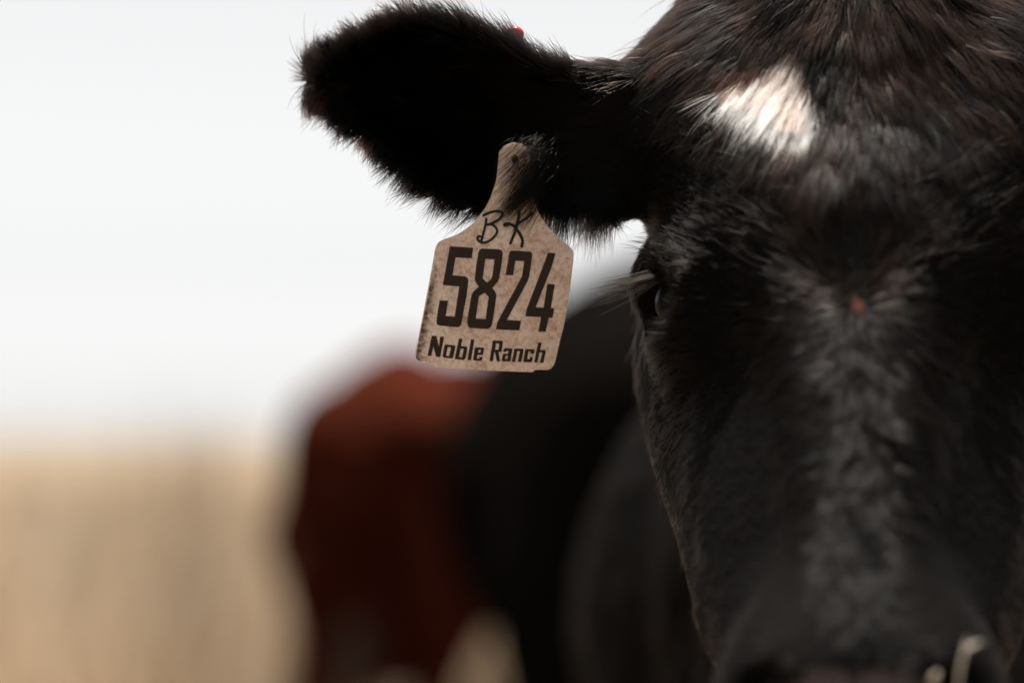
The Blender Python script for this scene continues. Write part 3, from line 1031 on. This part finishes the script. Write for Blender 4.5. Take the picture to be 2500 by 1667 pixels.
# the small moulded pip and the dark pin through the ear
def lathe(name, prof, base_w, axis_w, mat, parent, origin, seg=20):
    ax = unit(np.array(axis_w, float)); s = unit(np.cross(ax, [0.13, 0.1, 1])); u = np.cross(ax, s)
    VV, FF = [], []
    for r, h in prof:
        for j in range(seg):
            a = 2 * math.pi * j / seg
            VV.append(base_w + ax * h + (s * math.cos(a) + u * math.sin(a)) * r - origin)
    for i in range(len(prof) - 1):
        for j in range(seg):
            FF.append((i * seg + j, i * seg + (j + 1) % seg, (i + 1) * seg + (j + 1) % seg, (i + 1) * seg + j))
    return link(name, mesh_np(name, np.array(VV), np.array(FF)), mat, parent)
TOCAM = np.array([0, -1.0, 0])
lathe('pip', [(0.0017, 0.0), (0.0016, 0.0005), (0.0011, 0.0008), (0.0007, 0.0006), (0.0, 0.0003)], T(1249, 515, 0.0007), TOCAM, M_TAG, eartag, TAG_O)
M_PIN = simple('black_pin', (0.012, 0.011, 0.010), 0.4)
lathe('pin', [(0.0, -0.0012), (0.0013, -0.0013), (0.0016, -0.002), (0.0016, -0.02), (0.0, -0.02)], T(1257, 390, 0.0), TOCAM, M_PIN, eartag, TAG_O)

# ---- hair of the ear lying across the neck of the tag
def over_tag_hair():
    P_ = []
    def strand(x0, y0, x1, y1, bow, lift, ln=1.0):
        pts = []
        for t in np.linspace(0, ln, KPT):
            x = x0 + (x1 - x0) * t + bow * math.sin(t * math.pi) * 6
            y = y0 + (y1 - y0) * t + bow * math.sin(t * math.pi) * 5
            w = T(x, y, -0.007 * max(0, 1 - t / 0.22) + lift * (0.6 + 0.5 * math.sin(min(1, t * 1.2) * math.pi)))
            pts.append(w)
        P_.append(pts)
    for i in range(340):            # fan over the upper neck, down and to the left
        x0 = random.gauss(1318, 20); y0 = random.uniform(318, 470)
        a = R(random.gauss(132, 5)); ln = random.uniform(85, 165)
        strand(x0, y0, x0 + ln * math.cos(a), y0 + ln * math.sin(a), random.gauss(0.3, 1), random.uniform(0.0012, 0.004))
    for i in range(230):            # the dark lock
        x0 = random.gauss(1312, 9); y0 = random.gauss(432, 11)
        a = R(random.gauss(134, 3.2)); ln = random.uniform(80, 150)
        strand(x0, y0, x0 + ln * math.cos(a), y0 + ln * math.sin(a), random.gauss(0.5, 0.7), random.uniform(0.0018, 0.005))
    for i in range(60):            # thin hairs lower down on the right
        x0 = random.gauss(1320, 12); y0 = random.uniform(430, 510)
        a = R(random.gauss(117, 7)); ln = random.uniform(50, 120)
        strand(x0, y0, x0 + ln * math.cos(a), y0 + ln * math.sin(a), random.gauss(0, 0.8), random.uniform(0.001, 0.003))
    P_ = np.array(P_)
    t = np.linspace(0, 1, KPT)[None, :]
    rad = np.full(len(P_), 0.00009)[:, None] * (1 - 0.9 * t ** 2)
    hair_object('ear_hair', P_, rad, np.tile([0.008, 0.0065, 0.006], (len(P_), 1)), M_FUR, cow, FRONT_BASE)
if not CLAY:
    over_tag_hair()

# ================================================================== cattle standing behind
def distant_cow(name, label, loc, yaw, mat, scale=1.0, girth=1.0):
    f = Field(axis((-0.46, 0.46, 0.02)), axis((-1.5, 1.25, 0.022)), axis((-0.03, 1.6, 0.02)))
    g = girth                                  # head towards -y
    f.chain([(0, -0.62, 0.95), (0, -0.40, 0.97), (0, 0.05, 0.92), (0, 0.50, 0.96), (0, 0.78, 1.02)],
            [0.19 * g, 0.24 * g, 0.30 * g, 0.27 * g, 0.19 * g], 0.08)
    f.ell((0, -0.1, 0.78), (0.2 * g, 0.5, 0.25), 0.1)
    f.chain([(0, -0.5, 1.17), (0, 0, 1.16), (0, 0.5, 1.18), (0, 0.76, 1.17)], [0.055, 0.06, 0.065, 0.06], 0.1)
    f.ell((0.14, 0.66, 1.065), (0.08, 0.13, 0.07), 0.08, sym=True)             # hooks
    f.ell((0.11, 0.86, 1.05), (0.07, 0.07, 0.07), 0.08, sym=True)                # pins
    f.ell((0.145 * g, 0.72, 0.82), (0.115 * g, 0.2, 0.32), 0.08, sym=True)               # thighs
    f.ell((0.14, -0.45, 0.92), (0.09, 0.16, 0.22), 0.07, sym=True)               # shoulders
    f.chain([(0.15, -0.48, 0.76), (0.14, -0.5, 0.5), (0.135, -0.5, 0.17), (0.135, -0.52, 0.05)], [0.085, 0.055, 0.036, 0.05], 0.03, sym=True)
    f.chain([(0.16, 0.72, 0.8), (0.16, 0.62, 0.6), (0.15, 0.84, 0.42), (0.145, 0.82, 0.16), (0.145, 0.79, 0.05)], [0.13, 0.085, 0.052, 0.038, 0.05], 0.03, sym=True)
    f.chain([(0, -0.6, 1.02), (0, -0.88, 1.12), (0, -1.05, 1.22)], [0.16, 0.12, 0.10], 0.08)
    f.chain([(0, -1.08, 1.26), (0, -1.16, 1.18), (0, -1.36, 0.98)], [0.095, 0.09, 0.062], 0.05)
    f.ell((0, -1.38, 0.955), (0.066, 0.065, 0.055), 0.03)
    f.ell((0, -1.06, 1.32), (0.075, 0.06, 0.05), 0.04)
    f.ell((0.17, -1.05, 1.27), (0.095, 0.025, 0.05), 0.03, sym=True)             # ears
    f.ell((0.085, -1.17, 1.21), (0.02, 0.03, 0.025), 0.03, sym=True)
    f.ell((0, 0.60, 0.60), (0.17, 0.2, 0.19), 0.06)                              # udder
    f.chain([(0, 0.88, 1.15), (0, 0.97, 1.02), (0, 0.985, 0.62)], [0.038, 0.026, 0.02], 0.03)
    V2, Q2 = f.mesh()
    N2 = vert_normals(V2, Q2)
    if np.sum(N2 * (V2 - np.array([0, 0, 0.85]))) < 0: Q2 = Q2[:, ::-1]; N2 = -N2
    root = empty(name, loc)
    root.rotation_euler = (0, 0, yaw); root.scale = (scale,) * 3
    tag(root, label, 'cow')
    link('body', mesh_np(name + '_body', V2, Q2), mat, root)
    # tail switch, eyes, hooves
    P_ = []
    for i in range(500):
        a = random.uniform(0, 2 * math.pi); r = random.uniform(0, 0.02)
        p0 = np.array([r * math.cos(a), 0.985 + r * math.sin(a), random.uniform(0.5, 0.66)])
        sp = np.array([math.cos(a), math.sin(a), 0]) * random.uniform(0, 0.045)
        ln = random.uniform(0.16, 0.3)
        P_.append([p0 + sp * math.sin(t * 2.4) + np.array([0, 0, -ln * t]) for t in np.linspace(0, 1, KPT)])
    P_ = np.array(P_); t = np.linspace(0, 1, KPT)[None, :]
    hair_object('tail_switch', P_, np.full(len(P_), 0.0006)[:, None] * (1 - 0.8 * t ** 2), np.tile([0.02, 0.012, 0.009], (len(P_), 1)), M_FUR, root, np.zeros(3))
    me = simple(name + '_eye', (0.01, 0.008, 0.006), 0.1)
    for s in (1, -1):
        lathe('eye', [(0.0, 0.018)] + [(0.018 * math.sin(q), 0.018 * math.cos(q)) for q in np.linspace(0.3, 2.84, 8)] + [(0.0, -0.018)],
              np.array([0.098 * s, -1.185, 1.215]), (s, -0.4, 0), me, root, np.zeros(3), 14)
    mh = simple(name + '_hoof', (0.05, 0.04, 0.03), 0.6)
    for s in (1, -1):
        for y in (-0.53, 0.78):
            lathe('hoof', [(0.0, 0.075), (0.045, 0.07), (0.055, 0.03), (0.06, 0.0), (0.0, 0.0)], np.array([0.14 * s, y - 0.01, 0.0]), (0, 0, 1), mh, root, np.zeros(3), 14)
    return root
M_RED = coat_mat('red_coat', (0.032, 0.0072, 0.0042), (0.050, 0.0115, 0.0065))
M_BLK = coat_mat('black_coat', (0.0024, 0.0020, 0.0018), (0.0048, 0.0042, 0.0038))
def on_ground(px, d):
    w = P(px, HORIZON_PY, d); return (w[0], w[1], 0.0)
distant_cow('red_cow', 'reddish brown cow seen from behind, blurred, beyond the ear tag', on_ground(1080, 7.0), R(170), M_RED, 1.06, 0.98)
distant_cow('dark_cow', 'black cow seen from behind, blurred, between the red cow and the near head', on_ground(1600, 4.5), R(182), M_BLK, 1.09, 1.15)

# ================================================================== grass
def grass():
    m, n, l, b = new_mat('dry_grass')
    a = n.new('ShaderNodeAttribute'); a.attribute_name = 'blade_color'
    l.new(a.outputs['Color'], b.inputs['Base Color'])
    b.inputs['Roughness'].default_value = 0.8
    b.inputs['Specular IOR Level'].default_value = 0.15
    tr = n.new('ShaderNodeBsdfTranslucent'); l.new(a.outputs['Color'], tr.inputs['Color'])
    mx = n.new('ShaderNodeMixShader'); mx.inputs[0].default_value = 0.35
    l.new(b.outputs[0], mx.inputs[1]); l.new(tr.outputs[0], mx.inputs[2])
    l.new(mx.outputs[0], n['Material Output'].inputs['Surface'])
    nb = 100000
    d = 4.6 + 45.0 * rng.random(nb) ** 1.7
    ang = rng.uniform(R(-42), R(42), nb)
    wide = np.arange(nb) >= 60000              # thinner cover all round
    d = np.where(wide, 1.6 + 40.0 * rng.random(nb) ** 1.6, d)
    ang = np.where(wide, rng.uniform(R(-125), R(125), nb), ang)
    x, y = d * np.sin(ang), d * np.cos(ang)
    # tussocks
    tx, ty = x + rng.normal(0, 0.05, nb), y + rng.normal(0, 0.05, nb)
    cell = np.stack([np.round(tx / 0.45), np.round(ty / 0.45)], 1)
    hsh = np.abs(np.sin(cell[:, 0] * 12.9898 + cell[:, 1] * 78.233) * 43758.5453) % 1.0
    x = np.where(hsh > 0.45, cell[:, 0] * 0.45 + (tx - cell[:, 0] * 0.45) * 0.45, x)
    y = np.where(hsh > 0.45, cell[:, 1] * 0.45 + (ty - cell[:, 1] * 0.45) * 0.45, y)
    h = (0.22 + 0.30 * hsh) * np.exp(rng.normal(0, 0.25, nb))
    # a taller stand on the left
    tall = (x < -0.75) & (x > -4.5) & (y > 5.0) & (y < 12) & (rng.random(nb) < 0.15)
    h = np.where(tall, 0.75 + 0.45 * rng.random(nb), h)
    h = np.where((y < 6.6) & (x > -0.8) & (x < 1.5), np.minimum(h, 0.30), h)
    h = np.where(d < 4.6, np.minimum(h, 0.14 + 0.10 * rng.random(nb)), h)
    nt = 170                                   # a few stands of seed stems reaching over the horizon
    ci = rng.integers(0, 6, nt)
    cx = np.array([-1.12, -0.98, -0.72, -1.55, -1.85, -2.3])[ci]; cyy = np.array([8.0, 7.6, 8.6, 8.8, 7.4, 9.5])[ci]
    x[:nt] = cx + rng.normal(0, 0.07, nt); y[:nt] = cyy + rng.normal(0, 0.2, nt)
    h[:nt] = np.array([1.33, 1.2, 1.22, 1.12, 1.15, 1.2])[ci] * np.exp(rng.normal(-0.06, 0.07, nt))
    d[:nt] = y[:nt]
    w = 0.0035 + 0.003 * rng.random(nb) + 0.0006 * d
    az = rng.uniform(0, 2 * math.pi, nb)
    ln = np.clip(rng.normal(0.0, 0.2, (nb, 2)), -0.4, 0.4)
    ln[:nt] *= 0.35
    sx_, sy_ = np.cos(az) * w, np.sin(az) * w
    z0 = -0.03
    VV = np.zeros((nb, 5, 3))
    VV[:, 0] = np.stack([x - sx_, y - sy_, np.full(nb, z0)], 1)
    VV[:, 1] = np.stack([x + sx_, y + sy_, np.full(nb, z0)], 1)
    mx_, my_ = x + ln[:, 0] * h * 0.35, y + ln[:, 1] * h * 0.35
    VV[:, 2] = np.stack([mx_ + sx_ * 0.8, my_ + sy_ * 0.8, h * 0.55], 1)
    VV[:, 3] = np.stack([mx_ - sx_ * 0.8, my_ - sy_ * 0.8, h * 0.55], 1)
    VV[:, 4] = np.stack([x + ln[:, 0] * h, y + ln[:, 1] * h, h], 1)
    i0 = np.arange(nb)[:, None] * 5
    F4 = i0 + np.array([[0, 1, 2, 3]]); F3 = i0 + np.array([[3, 2, 4]])
    me = mesh_np('grass', VV.reshape(-1, 3), [F4, F3], False)
    pal = np.array([(0.57, 0.465, 0.34), (0.50, 0.385, 0.265), (0.60, 0.50, 0.375), (0.44, 0.32, 0.205)])
    c = pal[rng.integers(0, 4, nb)] * (0.8 + 0.4 * rng.random((nb, 1)))
    big = np.sin(x * 1.9 + 0.7 * y) * np.sin(y * 0.9 - 0.8 * x + 1.0)
    c = c * (1.0 + 0.25 * big)[:, None]
    c[:nt] = np.array([0.50, 0.40, 0.29]) * (0.85 + 0.3 * rng.random((nt, 1)))
    at = me.attributes.new('blade_color', 'FLOAT_COLOR', 'POINT')
    at.data.foreach_set('color', np.concatenate([np.repeat(c, 5, 0), np.ones((nb * 5, 1))], 1).astype(np.float32).ravel())
    tag(link('grass', me, m), 'tall dry tan grass covering the pasture', 'grass', kind='stuff')
grass()

# ================================================================== small things
def ear_button():
    """A red plastic stud showing over the upper rim of the ear."""
    c = P(1258, 86, 1.114)
    r = empty('ear_stud', c)
    tag(r, 'small red plastic stud showing above the rim of the black ear', 'ear stud')
    m = simple('red_plastic', (0.55, 0.02, 0.012), 0.35)
    ax = unit(np.array([0.25, 0.75, 0.6]))
    lathe('disc', [(0.0, 0.003), (0.0030, 0.0026), (0.0038, 0.0016), (0.0040, 0.0), (0.0034, -0.001), (0.0, -0.001)], c, ax, m, r, c, 24)
    lathe('stem', [(0.002, -0.001), (0.002, -0.009), (0.0, -0.009)], c, ax, m, r, c, 12)
ear_button()

def straw():
    m = simple('straw', (0.50, 0.45, 0.38), 0.6)
    def tube(pts, rad):
        pts = np.array(pts); VV, FF = [], []; sg = 6
        tg = unit(np.gradient(pts, axis=0))
        for p, t, r in zip(pts, tg, rad):
            s = unit(np.cross(t, [0.3, 1, 0.2])); u = np.cross(t, s)
            for j in range(sg):
                a = 2 * math.pi * j / sg
                VV.append(p + (s * math.cos(a) + u * math.sin(a) * 0.5) * r)
        for i in range(len(pts) - 1):
            for j in range(sg):
                FF.append((i * sg + j, i * sg + (j + 1) % sg, (i + 1) * sg + (j + 1) % sg, (i + 1) * sg + j))
        return np.array(VV), np.array(FF)
    dd = 0.893
    c = P(2352, 1655, dd)
    r = empty('straw_stalk', c)
    tag(r, 'short pale straw stalk stuck to the muzzle of the near cow', 'straw')
    v, f = tube([P(2338, 1690, dd), P(2343, 1640, dd), P(2352, 1600, dd), P(2362, 1555, dd)], [0.0004, 0.0006, 0.0007, 0.0003])
    link('stalk', mesh_np('stalk', v - c, f), m, r)
    v, f = tube([P(2354, 1590, dd), P(2372, 1575, dd), P(2396, 1566, dd)], [0.0007, 0.0008, 0.0003])
    link('side_leaf', mesh_np('side_leaf', v - c, f), m, r)
straw()

def glint():
    """A pale flake added on the top of the nose in place of a wet glint."""
    i = np.argmin(np.sum((to_world(V) - P(2275, 1645, 0.895)) ** 2, 1))
    c = to_world(V)[i] + np.array([0, -0.0012, 0.001])
    nrm = to_world(N_[i])
    lathe_m = simple('glint', (0.72, 0.62, 0.52), 0.6)  # pale colour of the added flake stands for a wet highlight
    o = lathe('glint_flake', [(0.0, 0.0006), (0.0022, 0.0005), (0.0030, 0.0), (0.0022, -0.0004), (0.0, -0.0005)], c, nrm, lathe_m, None, c, 9)
    o.location = c
    tag(o, 'tiny pale flake added as a wet glint on the nose of the near cow', 'glint')
glint()
